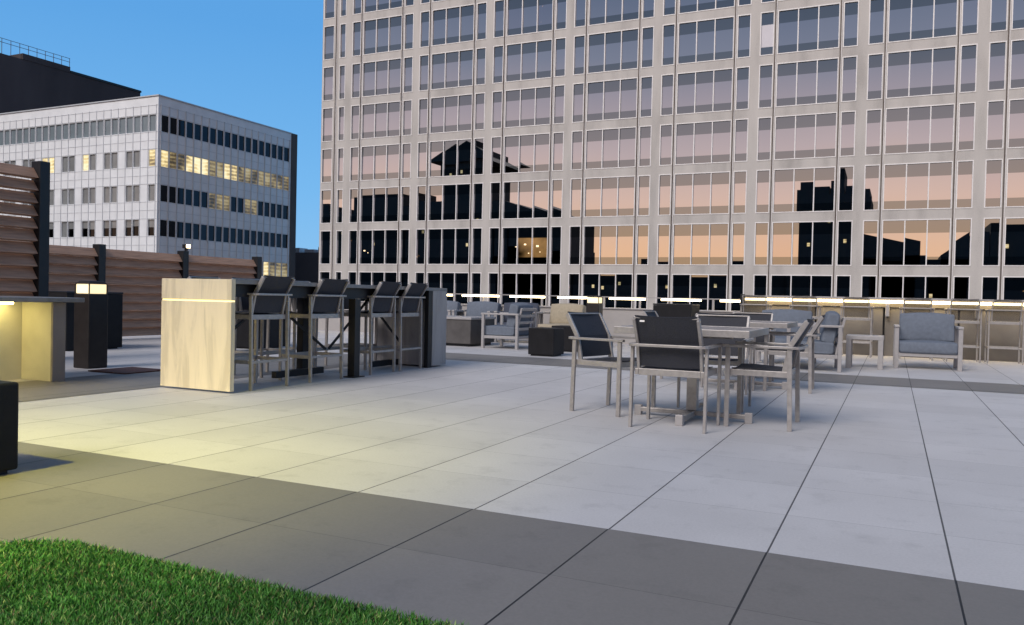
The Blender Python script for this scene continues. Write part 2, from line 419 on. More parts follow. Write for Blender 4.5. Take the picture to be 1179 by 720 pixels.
for bi, bay in enumerate(bays):
    for ri, (z0, z1) in enumerate(rows):
        gl = MB(); fr = MB()
        for L in bay['lights']:
            a0, a1 = L[0][0], L[-1][1]; t = .065
            fr.box(a0, a1, TY - .03, TY + .085, z0, z0 + t); fr.box(a0, a1, TY - .03, TY + .085, z1 - t, z1)
            fr.box(a0, a0 + t, TY - .03, TY + .085, z0 + t, z1 - t); fr.box(a1 - t, a1, TY - .03, TY + .085, z0 + t, z1 - t)
            for q in range(len(L) - 1):
                xm = (L[q][1] + L[q + 1][0]) / 2; fr.box(xm - .036, xm + .036, TY - .02, TY + .085, z0 + t, z1 - t)
            for (x0, x1) in L:
                tx = rg.gauss(0, .0038); tz = rg.gauss(0, .0028); xc, zc = (x0 + x1) / 2, (z0 + z1) / 2
                Y = lambda x, z: TY + .10 + (x - xc) * tx + (z - zc) * tz
                hb, ht = z0 + .20 * (z1 - z0), z1 - .29 * (z1 - z0)
                mid = 0
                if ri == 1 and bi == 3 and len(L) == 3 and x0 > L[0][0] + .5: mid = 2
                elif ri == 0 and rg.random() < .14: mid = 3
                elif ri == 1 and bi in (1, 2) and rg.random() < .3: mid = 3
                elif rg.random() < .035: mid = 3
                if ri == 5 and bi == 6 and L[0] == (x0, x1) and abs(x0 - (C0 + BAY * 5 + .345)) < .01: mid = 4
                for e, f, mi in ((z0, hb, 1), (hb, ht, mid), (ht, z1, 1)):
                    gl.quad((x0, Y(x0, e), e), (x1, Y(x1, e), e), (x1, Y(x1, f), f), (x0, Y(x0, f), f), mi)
        if ri == 1 and bi in (1, 3):
            for fx, fz, r in ((2.9, 1.55, .05), (3.75, 1.75, .09), (4.1, 1.0, .05), (4.9, 1.6, .11), (5.15, 1.1, .04)) if bi == 3 else ((2.1, 1.3, .08), (2.5, 1.1, .04)):
                xx = bay['lights'][0][0][0] - .345 + fx; gl.box(xx - r, xx + r, TY + .06, TY + .08, z0 + fz - r * .7, z0 + fz + r * .7, 5)
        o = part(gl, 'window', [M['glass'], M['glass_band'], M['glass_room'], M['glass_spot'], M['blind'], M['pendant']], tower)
        part(fr, 'window_frame', M['white_trim'], o)

# --- the white curtain-wall office block
WX, WY, WT = -75.0, 65.3, 22.72
white = empty('office_block', (WX - 20, WY + 12, -24))
tag(white, 'white panelled office block with ribbon windows, one floor lit yellow', 'building')
PXf = lambda u, v, d: (WX - d, u, v)
PYf = lambda u, v, d: (u, WY + d, v)
wrows = [(18.78 - 3.92 * k, 20.74 - 3.92 * k) for k in range(7)]
Y1 = 87.4; NC = 18; step = (Y1 - WY - .7) / NC
w = MB()
ops = [(WY + .35, WY + .35 + NC * step, a, c) for a, c in wrows]
facade(w, ops, WY, Y1, -24, WT, .18, PXf)
LSTEP = 1.22; NL = 34; XL = WX - .3 - NL * LSTEP
lops = [(XL, WX - .3, *wrows[0])]; pairs = []
for k in range(1, 7):
    i = 0
    while i < NL:
        if i == 0: grp = (0, 0)
        else: grp = (i, min(i + 1, NL - 1))
        pairs.append((k, WX - .3 - (grp[1] + 1) * LSTEP + .06, WX - .3 - grp[0] * LSTEP - .06, grp)); i = 2 if i == 0 else i + 3
lops += [(x0, x1, *wrows[k]) for k, x0, x1, g in pairs]
facade(w, lops, XL - .4, WX, -24, WT, .18, PYf)
w.quad((XL - .4, WY, WT), (WX, WY, WT), (WX, Y1, WT), (XL - .4, Y1, WT)); w.quad((XL - .4, WY, -24), (XL - .4, Y1, -24), (XL - .4, Y1, WT), (XL - .4, WY, WT))
part(w, 'wall', M['white_panel'], white)
w = MB(); w.box(WX - 30, WX + .10, Y1 + .01, Y1 + 1.15, -24, WT + .1); part(w, 'end_wall', M['brown_wall'], white)
w = MB(); w.box(XL - .5, WX + .12, WY - .12, Y1 + .005, WT + .01, WT + .14); part(w, 'roof_coping', M['white_fin'], white)
fins = MB()
for i in range(NC + 1):
    y = WY + .35 + i * step; fins.box(WX + .003, WX + .10, y - .04, y + .04, -24, WT - .9)
for i in range(NL + 1):
    x = WX - .3 - i * LSTEP; fins.box(x - .03, x + .03, WY - .05, WY - .003, -24, WT - .9)
for k in range(7):
    for zz in (wrows[k][0] - .03, wrows[k][1] + .03, wrows[k][1] + .98):
        fins.box(WX + .002, WX + .03, WY + .1, Y1 - .05, zz - .02, zz + .02); fins.box(XL, WX - .05, WY - .03, WY - .002, zz - .02, zz + .02)
part(fins, 'mullion', M['white_fin'], white)
lit = {1: [2, 3, 3, 2, 2, 2, 3, 3, 2, 2, 3, 3, 3, 3, 3, 3, 3, 3], 2: [0, 0, 0, 0, 0, 0, 3, 3, 3, 0, 0, 3, 3, 0, 0, 0, 0, 0], 4: [3, 0, 0, 0, 0, 3, 0, 0, 0, 0, 0, 0, 0, 0, 2, 3, 3, 3]}
for k, (z0, z1) in enumerate(wrows):
    gl = MB(); fr = MB()
    for i in range(NC):
        a, c = WY + .35 + i * step, WY + .35 + (i + 1) * step
        gl.quad((WX - .08, a, z0), (WX - .08, c, z0), (WX - .08, c, z1), (WX - .08, a, z1), lit.get(k, [0] * NC)[i])
        fr.box(WX - .07, WX - .005, a - .095, a + .095, z0, z1)
    fr.box(WX - .07, WX - .006, WY + .35, WY + .35 + NC * step, z0, z0 + .06); fr.box(WX - .07, WX - .006, WY + .35, WY + .35 + NC * step, z1 - .06, z1)
    o = part(gl, 'ribbon_window', [M['dark_glass'], M['grey_glass'], M['lit_room'], M['dim_room']], white)
    part(fr, 'window_frame', M['white_panel'], o)
gl = MB(); fr = MB(); z0, z1 = wrows[0]
for i in range(NL):
    a, c = WX - .3 - (i + 1) * LSTEP, WX - .3 - i * LSTEP
    gl.quad((a, WY + .15, z0), (c, WY + .15, z0), (c, WY + .15, z1), (a, WY + .15, z1), 1); fr.box(a - .10, a + .10, WY + .005, WY + .14, z0, z1)
fr.box(XL, WX - .3, WY + .006, WY + .14, z0, z0 + .06); fr.box(XL, WX - .3, WY + .006, WY + .14, z1 - .06, z1)
o = part(gl, 'ribbon_window', [M['dark_glass'], M['blue_blind']], white); part(fr, 'window_frame', M['white_panel'], o)
for k, x0, x1, grp in pairs:
    z0, z1 = wrows[k]; gl = MB(); fr = MB(); n = grp[1] - grp[0] + 1
    for q in range(n):
        a = x0 + (x1 - x0) * q / n; c = x0 + (x1 - x0) * (q + 1) / n; zz = z0
        idx = grp[1] - q
        mi = 2 if (k == 1 and idx in (0, 9, 14, 15)) else 1
        if k == 3 and idx in (0, 2, 3, 5, 6, 8, 9, 11, 14): 
            zs = z0 + (z1 - z0) * random.uniform(.45, .62); gl.quad((a, WY + .15, z0), (c, WY + .15, z0), (c, WY + .15, zs), (a, WY + .15, zs), 0); zz = zs
        gl.quad((a, WY + .15, zz), (c, WY + .15, zz), (c, WY + .15, z1), (a, WY + .15, z1), mi)
        if q: fr.box(a - .09, a + .09, WY + .005, WY + .14, z0, z1)
    fr.box(x0, x1, WY + .006, WY + .14, z0, z0 + .06); fr.box(x0, x1, WY + .006, WY + .14, z1 - .06, z1)
    fr.box(x0, x0 + .05, WY + .005, WY + .14, z0, z1); fr.box(x1 - .05, x1, WY + .005, WY + .14, z0, z1)
    o = part(gl, 'window', [M['dark_glass'], M['grey_glass'], M['lit_room']], white); part(fr, 'window_frame', M['white_panel'], o)

# --- the dark brick block behind it
dark = empty('brick_block', (-140, 70, -24)); tag(dark, 'windowless dark brown block with a roof railing behind the white offices', 'building')
w = MB(); w.box(-165, -120, 40, 100.6, -24, 35.4); part(w, 'wall', M['dark_brick'], dark)
w = MB(); w.box(-150, -119.9, 79.4, 87.2, 35.41, 36.3); part(w, 'roof_curb', M['dark_brick'], dark)
w = MB(); w.box(-165, -119.85, 87.25, 100.7, 35.41, 35.75); part(w, 'roof_coping', M['black'], dark)
w = MB()
for i in range(13):
    y = 71 + i * 1.36; z = 36.3 if y > 79.4 else 35.4; w.box(-120.3, -120.24, y - .03, y + .03, z, 37.75)
for z in (37.15, 37.72): w.box(-120.32, -120.25, 70.5, 87.4, z - .03, z + .03)
part(w, 'roof_railing', M['grey_block'], dark)
# --- small grey block in the gap
low = empty('low_block', (-84, 104, -24)); tag(low, 'low blue grey block with rooftop units between the white offices and the tower', 'building')
w = MB(); w.box(-100, -66, 98, 110, -24, 7.2); part(w, 'wall', M['grey_block'], low)
for x, wd, hh in ((-84.2, 1.2, .8), (-82.0, 1.8, .55), (-79.4, 1.1, .9)):
    w = MB(); w.box(x, x + wd, 99, 101, 7.21, 7.2 + hh); part(w, 'rooftop_unit', M['white_fin'], low, bevel=.05)

# --- the skyline behind the camera, seen in the tower's glass
KX = 2.952
def ref_building(name, label, bx0, bx1, ztop, y0=-60, depth=18, extra=()):
    e = empty(name, ((bx0 + bx1) / 2 * KX, y0 - depth / 2, -24)); tag(e, label, 'building')
    zt = lambda z: .915 + (z - .915) * KX
    w = MB(); w.box(bx0 * KX, bx1 * KX, y0 - depth, y0, -24, zt(ztop)); part(w, 'wall', M['far_dark'], e)
    for kind, a, c, z0, z1 in extra:
        w = MB()
        if kind == 'box': w.box(a * KX, c * KX, y0 - depth + 1, y0 - 1, zt(z0) + .01, zt(z1)); part(w, 'roof_block', M['far_dark'], e)
        elif kind == 'gable':
            m = (a + c) / 2; ya, yb = y0 - depth, y0 + .4
            w.v += [(a * KX, ya, zt(z0)), (c * KX, ya, zt(z0)), (m * KX, ya, zt(z1)), (a * KX, yb, zt(z0)), (c * KX, yb, zt(z0)), (m * KX, yb, zt(z1))]
            w.f += [(0, 1, 2), (3, 5, 4), (0, 3, 4, 1), (1, 4, 5, 2), (2, 5, 3, 0)]; w.m += [0] * 5; part(w, 'roof', M['far_dark'], e)
        elif kind == 'slope':
            ya, yb = y0 - depth, y0
            w.v += [(a * KX, ya, zt(z0)), (c * KX, ya, zt(z1)), (c * KX, ya, zt(.915)), (a * KX, ya, zt(.915)), (a * KX, yb, zt(z0)), (c * KX, yb, zt(z1)), (c * KX, yb, zt(.915)), (a * KX, yb, zt(.915))]
            w.f += [(0, 1, 2, 3), (4, 7, 6, 5), (0, 4, 5, 1), (1, 5, 6, 2), (2, 6, 7, 3), (3, 7, 4, 0)]; w.m += [0] * 6; part(w, 'roof', M['far_dark'], e)
    return e
def ref_lights(e, spots, y0):
    for x, z in spots:
        w = MB(); X, Z = x * KX, .915 + (z - .915) * KX; w.box(X - .3, X + .3, y0 + .01, y0 + .06, Z - .4, Z + .4); part(w, 'window', M['lit_room'], e)
ref_lights(y0=-60, spots=[(-48.3, 6.9), (-47.6, 6.9), (-43.9, 6.1), (-46.0, 2.6)], e=ref_building('brick_hall', 'dark stepped hall mirrored in the lower left windows of the tower', -54, -41.2, 8.8, -60, 18, [('box', -47.3, -41.3, 8.8, 10.4), ('box', -50.6, -49.6, 8.8, 9.6)]))
ref_lights(y0=-60.5, spots=[(-38.7, 6.6), (-38.2, 6.6), (-35.2, 11.9), (-34.1, 7.9), (-34.1, 5.2), (-39.6, 2.2)], e=ref_building('cupola_building', 'dark building with a gabled roof lantern mirrored in the tower glass', -41.1, -31.1, 9.2, -60.5, 18, [('box', -36.9, -32.9, 9.2, 12.8), ('gable', -38.0, -31.4, 12.8, 14.6), ('box', -35.4, -33.6, 13.2, 14.5)]))
ref_building('sloping_hall', 'dark hall with a falling roof mirrored right of the roof lantern', -31, -24.6, 5.0, -61, 18, [('slope', -31, -24.7, 9.7, 7.6)])
ref_lights(y0=-62, spots=[(-22.2, 2.2), (-20.6, 2.2), (-16.6, 2.0), (-12.6, 2.4), (-8.2, 2.0)], e=ref_building('low_row', 'long low dark roofline mirrored along the lowest tower windows', -24.5, -6.7, 3.2, -62, 14, [('box', -18, -15.4, 3.2, 3.9), ('box', -11.2, -10.4, 3.2, 4.3)]))
ref_lights(y0=-60, spots=[(-5.6, 7.2), (-4.2, 7.2), (-3.4, 5.4), (-5.9, 5.0)], e=ref_building('stepped_block', 'dark stepped block mirrored right of centre in the tower glass', -6.6, -1.9, 8.9, -60, 16, [('box', -6.4, -5.0, 8.9, 9.5), ('box', -3.9, -2.9, 8.9, 10.8), ('box', -2.8, -2.0, 8.9, 9.5), ('box', -4.9, -4.4, 8.9, 9.9)]))
ref_lights(y0=-62, spots=[(6.9, 5.2), (2.9, 2.2), (8.3, 3.0)], e=ref_building('low_gable_row', 'dark low gabled row mirrored at the right end of the tower', -1.8, 14, 4.4, -62, 14, [('slope', -1.78, 1.5, 6.2, 5.4), ('slope', 2.7, 4.9, 4.7, 6.3), ('box', 5.0, 6.1, 4.4, 6.1), ('box', 6.15, 14, 4.4, 6.7)]))

# ------------------------------------------------------------------ louvred fences
def louvre_fence(name, label, X, posts, z1, n, y_first):
    e = empty(name, (X, posts[-1], 0)); tag(e, label, 'fence')
    pitch = (z1 - .06) / n
    ys = [y_first] + list(posts)
    for i in range(len(posts)):
        p = MB(); a, c = ys[i] + (.075 if i else 0), posts[i] - .075
        for k in range(n):
            z = .05 + pitch * k; gf = .89 if (n > 12 and k >= n - 5) else .99
            # each board is a wedge: bottom edge proud of the top edge of the one below
            p.hexa([(X - .015, a, z), (X + .085, a, z + .012), (X + .085, c, z + .012), (X - .015, c, z), (X - .05, a, z + pitch * gf), (X - .02, a, z + pitch * (gf + .005)), (X - .02, c, z + pitch * (gf + .005)), (X - .05, c, z + pitch * gf)])
        part(p, 'louver_panel', M['louver'], e)
        p = MB(); p.box(X - .075, X + .10, posts[i] - .07, posts[i] + .07, 0, z1 + .06); part(p, 'post', M['black'], e, bevel=.006)
    return e
louvre_fence('louver_fence', 'long brown louvered fence along the deck with slim black posts', -12.9, [8.05, 9.98, 11.87, 13.95], 1.66, 10, 5.5)
louvre_fence('louver_fence', 'taller brown louvered screen ending in a thick black post behind the counter', -10.0, [4.4, 6.87], 2.48, 15, 1.5)

fl = empty('flood_lamp', (-12.78, 11.87, 1.73)); tag(fl, 'small bright flood lamp on top of a fence post', 'lamp')
p = MB(); p.box(-.03, .03, -.02, .02, 0, .05); p.box(-.05, .05, -.06, .06, .05, .13); p.build('housing', M['black'], fl, bevel=.006)
p = MB(); p.box(.052, .06, -.05, .05, .055, .125); p.build('lens', M['flood'], fl)
fl.location = (-12.8, 11.87, 1.722)

# ------------------------------------------------------------------ left counter
ct = empty('counter', (-7.9, 4.0, 0)); tag(ct, 'grey topped stucco counter with a glowing yellow knee recess', 'counter')
p = MB(); p.box(-8.35, -7.87, 2.2, 5.36, 0, .775); part(p, 'back_panel', M['stucco'], ct)
p = MB(); p.box(-7.868, -7.42, 5.23, 5.355, 0, .775); part(p, 'end_panel', M['stucco'], ct, bevel=.004)
p = MB(); p.box(-7.418, -7.39, 5.225, 5.36, 0, .774); part(p, 'end_cap', M['taupe'], ct)
p = MB(); p.box(-8.42, -7.30, 2.1, 5.50, .78, .825); part(p, 'countertop', M['stone_top'], ct, bevel=.006)
p = MB(); p.box(-7.80, -7.72, 2.4, 5.05, .752, .777); part(p, 'led_strip', M['led'], ct)

# ------------------------------------------------------------------ bollard lamps
def make_bollard(loc, label):
    e = empty('bollard_lamp', loc); tag(e, label, 'lamp', 'square bollard lamps')
    p = MB(); p.prism([(-.128, -.128), (.128, -.128), (.128, .128), (-.128, .128)], .0, .862, top_scale=1.0); p.build('post', M['bronze'], e, bevel=.012)
    p = MB(); p.box(-.112, .112, -.112, .112, .863, .972); p.build('lamp_glass', M['lamp_glass'], e, bevel=.006)
    for a in (-1, 1):
        for c in (-1, 1): p = MB(); p.box(a * .118 - .0055, a * .118 + .0055, c * .118 - .0055, c * .118 + .0055, .863, .972); p.build('corner_bar', M['bronze'], e)
    p = MB(); p.prism([(-.125, -.125), (.125, -.125), (.125, .125), (-.125, .125)], .973, 1.01, top_scale=.72); p.build('cap', M['bronze'], e, bevel=.008)
    return e
bol = make_bollard((-8.44, 6.44, 0), 'dark bollard lamp with glowing head beside the yellow lit counter')
copy_tree(bol, (-5.22, 14.85, 0), 0, 'dark bollard lamp with glowing head near the back wall, behind the dining chairs')

# ------------------------------------------------------------------ planters, cubes and fire table
def make_planter(loc, sx, sy, h, label):
    e = empty('planter_box', loc); tag(e, label, 'planter', 'tall black planter boxes')
    p = MB(); p.box(-sx / 2, sx / 2, -sy / 2, sy / 2, .02, h - .03); p.build('body', M['planter'], e, bevel=.01)
    p = MB(); p.box(-sx / 2 - .004, sx / 2 + .004, -sy / 2 - .004, sy / 2 + .004, h - .028, h); p.build('rim', M['black'], e, bevel=.005)
    p = MB(); p.box(-sx / 2 + .05, sx / 2 - .05, -sy / 2 + .05, sy / 2 - .05, 0, .019); p.build('base', M['black'], e)
    return e
make_planter((-11.33, 8.36, 0), .95, .95, .875, 'tall black planter box behind the bollard lamp, against the louvered fence')
make_planter((-3.62, 14.85, 0), .70, .70, .885, 'tall black planter box behind the dining tables, near the back wall')
make_planter((-9.9, 10.4, 0), 1.3, .7, .86, 'tall black planter box seen through the legs under the stone bar')

def make_cube(loc, rz, label):
    e = empty('cube_table', loc, rz); tag(e, label, 'side table', 'low black cube tables')
    p = MB(); p.box(-.225, .225, -.225, .225, .022, .452); p.build('body', M['planter'], e, bevel=.014, seg=3)
    p = MB(); p.box(-.19, .19, -.19, .19, 0, .0215); p.build('plinth', M['black'], e)
    return e
cube = make_cube((-4.09, 2.34, 0), 0, 'black cube table cut by the picture edge beside the turf')
copy_tree(cube, (-5.08, 12.14, 0), 0, 'black cube table nearest the dining chairs, on the far dark paving band')
copy_tree(cube, (-5.22, 13.45, 0), 0, 'black cube table half hidden behind the other cube')

ft = empty('fire_table', (-7.62, 13.75, 0)); tag(ft, 'grey concrete fire table box in front of the blue lounge chair', 'fire table')
p = MB(); p.box(-.55, .55, -.5, .5, .05, .50); p.build('body', M['firebox'], ft, bevel=.01)
p = MB(); p.box(-.57, .57, -.52, .52, .502, .545); p.build('top', M['alu_pale'], ft, bevel=.006)
p = MB(); p.box(-.5, .5, -.45, .45, 0, .049); p.build('plinth', M['black'], ft)

p = MB(); p.box(-.29, .29, -.29, .29, .0, .012); gr = p.build('floor_grate', M['rust'], None, bevel=.003)
gr.location = (-7.76, 6.4, .004)
tag(gr, 'rust brown square grate lying flat between the bollard lamp and the bar', 'grate')

# ------------------------------------------------------------------ the bar
bar = empty('bar_table', (-5.8, 7.4, 0)); tag(bar, 'long stone bar table with travertine waterfall end and thin lit line', 'bar')
bx0, bx1, by0, by1, bh = -6.24, -5.37, 5.50, 9.38, 1.032
p = MB(); p.box(bx0, bx1, by0, by0 + .05, .018, .826); p.box(bx0, bx1, by0, by0 + .05, .842, bh); part(p, 'end_panel', M['travertine'], bar, bevel=.003)
p = MB(); p.box(bx0 + .001, bx1 - .001, by0 + .012, by0 + .045, .8265, .8415); part(p, 'led_line', M['led_line'], bar)
p = MB(); p.box(bx0, bx1, by1 - .36, by1, .02, bh - .041); part(p, 'end_panel', M['travertine_grey'], bar, bevel=.003)
p = MB(); p.box(bx0, bx1, by0 + .0505, by1, bh - .04, bh - .001); part(p, 'bar_top', M['stone_top'], bar, bevel=.003)
p = MB(); p.box(bx0 + .08, bx1 - .08, by0 + .06, by1 - .37, bh - .16, bh - .042); part(p, 'apron', M['black'], bar)
p = MB(); p.box(bx0 + .04, bx1 - .01, 7.38, 7.46, .0, bh - .161); part(p, 'centre_support', M['black'], bar) if False else None
for x in (bx0 + .1, bx1 - .05):
    p = MB(); p.box(x - .045, x + .045, 7.36, 7.46, .012, bh - .161); p.box(x - .08, x + .08, 7.31, 7.51, 0, .0115); part(p, 'support_post', M['black'], bar)
p = MB(); p.box(bx1 - .06, bx1 - .004, by1 - .46, by1 - .362, 0, bh - .042); part(p, 'support_post', M['black'], bar)
p = MB()
xc = (bx0 + bx1) / 2
for a, c in ((by0 + .06, 7.36), (7.46, by1 - .47)):
    m = (a + c) / 2
    p.bar((xc, a, .30), (xc, m + .02, bh - .17), .022, .022); p.bar((xc + .03, c, .30), (xc + .03, m - .02, bh - .17), .022, .022)
    p.box(xc - .03, xc + .03, m + .1, c - .02, .03, .10)
part(p, 'cross_brace', M['black'], bar)

# ------------------------------------------------------------------ chairs and stools
def arc_u(hw, yf, yr, z, r=.05):
    pts = [(-hw, yf, z), (-hw, yr + r, z)]
    for k in range(1, 5): a = R(180 + 22.5 * k); pts.append((-hw + r + r * math.cos(a), yr + r + r * math.sin(a), z))
    for k in range(0, 4): a = R(270 + 22.5 * k); pts.append((hw - r + r * math.cos(a), yr + r + r * math.sin(a), z))
    pts += [(hw, yr + r, z), (hw, yf, z)]
    return pts

def sling_sheet(pts, hw, bow=.012, t=.006):
    """A stretched sling: profile PTS (y, z), slightly bowed across its width."""
    b = MB(); cols = 7; rows_ = []
    for (y, z), (ny, nz) in pts:
        for s in (-1, 1):
            rows_.append([(-hw + 2 * hw * i / (cols - 1), y + ny * (s * t / 2) - ny * bow * math.sin(math.pi * i / (cols - 1)), z + nz * (s * t / 2) - nz * bow * math.sin(math.pi * i / (cols - 1))) for i in range(cols)])
    n = len(pts)
    for k in range(n - 1):
        for i in range(cols - 1):
            for s in (0, 1):
                A, B = rows_[2 * k + s], rows_[2 * k + 2 + s]; b.quad(A[i], A[i + 1], B[i + 1], B[i])
        for i in (0, cols - 1): b.quad(rows_[2 * k][i], rows_[2 * k + 1][i], rows_[2 * k + 3][i], rows_[2 * k + 2][i])
    for k in (0, n - 1):
        for i in range(cols - 1): b.quad(rows_[2 * k][i], rows_[2 * k][i + 1], rows_[2 * k + 1][i + 1], rows_[2 * k + 1][i])
    return b

def make_chair(name, label, cat, group, seat_z, rail_z, top_z, hw, yf, yr, lean, foot, sl):
    e = empty(name, (0, 0, 0)); tag(e, label, cat, group)
    for sx in (-1, 1):
        p = MB(); p.bar((sx * hw, yf - .02, 0), (sx * hw, yf - .02, rail_z - .012), .022, .034); p.build('leg', M['alu'], e, bevel=.003)
        p = MB(); p.bar((sx * hw, yr + .02, 0), (sx * hw, yr + .035, rail_z - .012), .022, .034); p.build('leg', M['alu'], e, bevel=.003)
    p = MB(); p.sweep(arc_u(hw + .004, yf + .02, yr - .03, rail_z), .036, .02); p.build('arm_rail', M['alu'], e, bevel=.003)
    p = MB(); z = seat_z - .03; hi = hw - .03
    for sx in (-1, 1): p.box(sx * hi - .014, sx * hi + .014, yr + .04, yf - .03, z - .022, z + .022)
    p.box(-hi + .0145, hi - .0145, yf - .065, yf - .031, z - .02, z + .02); p.box(-hi + .0145, hi - .0145, yr + .041, yr + .07, z - .024, z + .024)
    p.build('seat_frame', M['alu'], e, bevel=.003)
    b = sling_sheet([((yf - .04, seat_z), (0, 1)), ((yf - .12, seat_z + .004), (0, 1)), ((0, seat_z - .004), (0, 1)), ((yr + .08, seat_z - .01), (0, 1))], hi - .016, .012)
    b.build('seat', M[sl], e, smooth=False)
    y0, ym, y1 = yr + .075, yr + .03, yr - lean
    zm = (seat_z + top_z) / 2 if not foot else rail_z
    prof = [(y0, seat_z - .03), (ym, zm), (y1, top_z)]
    p = MB()
    for sx in (-1, 1):
        p.bar((sx * (hi - .01), y0, seat_z - .03), (sx * (hi - .01), ym, zm), .022, .036); p.bar((sx * (hi - .01), ym, zm - .004), (sx * (hi - .01), y1, top_z - .016), .022, .036)
    p.bar((-hi + .006, y1 + .004, top_z - .012), (hi - .006, y1 + .004, top_z - .012), .012, .012, (0, 1, 0))
    p.build('back_frame', M['alu'], e, bevel=.003)
    d0 = Vector((ym - y0, zm - seat_z + .03)).normalized(); d1 = Vector((y1 - ym, top_z - zm)).normalized()
    n0, n1 = (d0.y, -d0.x), (d1.y, -d1.x)
    b = sling_sheet([((y0 - .004, seat_z + .012), n0), ((ym - .002, zm - .002), n0), ((y1, top_z - .004), n1), ((y1 - .006, top_z + .004), n1)], hi - .016, .016)
    b.build('backrest', M[sl], e)
    if foot:
        p = MB(); zf = foot
        for sx in (-1, 1): p.box(sx * hw - .009, sx * hw + .009, yr + .045, yf - .045, zf - .018, zf + .018)
        p.box(-hw + .012, hw - .012, yf - .034, yf - .008, zf - .02, zf + .02); p.box(-hw + .012, hw - .012, yr + .012, yr + .034, zf - .012, zf + .012)
        p.build('footrest', M['alu'], e, bevel=.003)
    return e

# dining chairs
GC = 'dining chairs around the two tables'
chair = make_chair('dining_chair', 'sling dining chair with its back to the camera, nearest of the front table', 'chair', GC, .435, .602, .812, .27, .25, -.24, .075, 0, 'sling')
chair.location = (-1.435, 5.92, 0); chair.rotation_euler = (0, 0, R(-1))
copy_tree(chair, (-2.09, 6.45, 0), R(-105), 'sling dining chair seen from the side, left of the front table')
copy_tree(chair, (-.87, 6.40, 0), R(90), 'sling dining chair in profile facing left, right of the front table')
copy_tree(chair, (-1.40, 7.22, 0), R(181), 'sling dining chair behind the front table, facing the camera')
copy_tree(chair, (-1.58, 8.58, 0), R(0), 'sling dining chair between the two tables, its back to the camera')
copy_tree(chair, (-.98, 9.14, 0), R(92), 'sling dining chair right of the rear table, facing left')
copy_tree(chair, (-2.25, 9.2, 0), R(-90), 'sling dining chair left of the rear table, mostly hidden')
copy_tree(chair, (-1.55, 9.86, 0), R(178), 'sling dining chair on the far side of the rear table')

p = MB(); p.box(-.185, -.150, -.331, -.327, .770, .782); p.build('care_tag', M['white_trim'], chair)

def make_table(loc, label):
    e = empty('dining_table', loc); tag(e, label, 'table', 'square slatted dining tables')
    p = MB(); n = 11; wd = .92 / n
    for i in range(n): p.box(-.46 + wd * i + .004, -.46 + wd * (i + 1) - .004, -.46, .46, .70, .72)
    p.build('tabletop', M['slat'], e, bevel=.002)
    p = MB()
    for s in (-1, 1): p.box(-.5, .5, s * .481 - .019, s * .481 + .019, .67, .722); p.box(s * .481 - .019, s * .481 + .019, -.461, .461, .67, .722)
    p.build('top_frame', M['alu'], e, bevel=.003)
    p = MB(); p.box(-.04, .04, -.04, .04, .07, .67); p.build('column', M['alu'], e, bevel=.004)
    p = MB(); p.box(-.30, .30, -.03, .03, .64, .669); p.box(-.03, .03, -.30, .30, .635, .668); p.build('top_bracket', M['alu'], e)
    p = MB(); p.box(-.46, .46, -.026, .026, .03, .064); p.box(-.026, .026, -.44, .44, .024, .066); p.build('base', M['alu'], e, bevel=.004)
    for x, y in ((-.435, 0), (.435, 0), (0, -.415), (0, .415)):
        q = MB(); q.box(x - .028, x + .028, y - .028, y + .028, 0, .08); q.build('foot', M['alu_pale'], e, bevel=.004)
    return e
tab = make_table((-1.41, 6.38, 0), 'square slatted dining table nearest the camera')
copy_tree(tab, (-1.47, 9.18, 0), 0, 'square slatted dining table behind the front one')

# bar stools
def make_stool(sl):
    return make_chair('bar_stool', '', 'stool', 'sling bar stools at the stone bar', .715, .902, 1.078, .25, .235, -.215, .075, .262, sl)
st = make_stool('sling')
near = [(6.05, 'bar stool nearest the travertine end of the bar, back to the camera'), (6.92, 'second bar stool from the travertine end, back to the camera'),
        (7.95, 'third bar stool from the travertine end, just past the black support post'), (8.56, 'bar stool nearest the grey far end of the bar')]
for i, (y, lab) in enumerate(near):
    o = st if i == 0 else copy_tree(st)
    o.location = (-5.60, y, 0); o.rotation_euler = (0, 0, R(90 + (0, -2, 1.5, 2)[i])); o['label'] = lab
far = [(6.42, 'bar stool on the fence side of the bar, first behind the travertine end'), (7.02, 'bar stool on the fence side of the bar, second behind the travertine end'),
       (7.9, 'bar stool on the fence side of the bar, beyond the black support post'), (8.62, 'bar stool on the fence side of the bar, next to the grey end')]
for y, lab in far: copy_tree(st, (-6.36, y, 0), R(-90 + random.uniform(-3, 3)), lab)
st2 = make_stool('sling_open')
for ch in (st2,): ch['group'] = 'bar stools along the lit rail'
rail_x = [(-2.36, 'bar stool at the lit rail farthest left, beside the black rail post'), (-1.47, 'bar stool at the lit rail behind the grey lounge chair and rear table'), (-.585, 'bar stool at the lit rail behind the small side table'),
          (.38, 'bar stool at the lit rail directly behind the blue grey lounge chair'), (1.10, 'bar stool at the lit rail beside the right arm of the blue grey lounge chair'), (1.72, 'bar stool at the lit rail farthest right, standing alone')]
for i, (x, lab) in enumerate(rail_x):
    o = st2 if i == 0 else copy_tree(st2)
    o.location = (x, 15.95, 0); o.rotation_euler = (0, 0, R(random.uniform(-2, 2))); o['label'] = lab

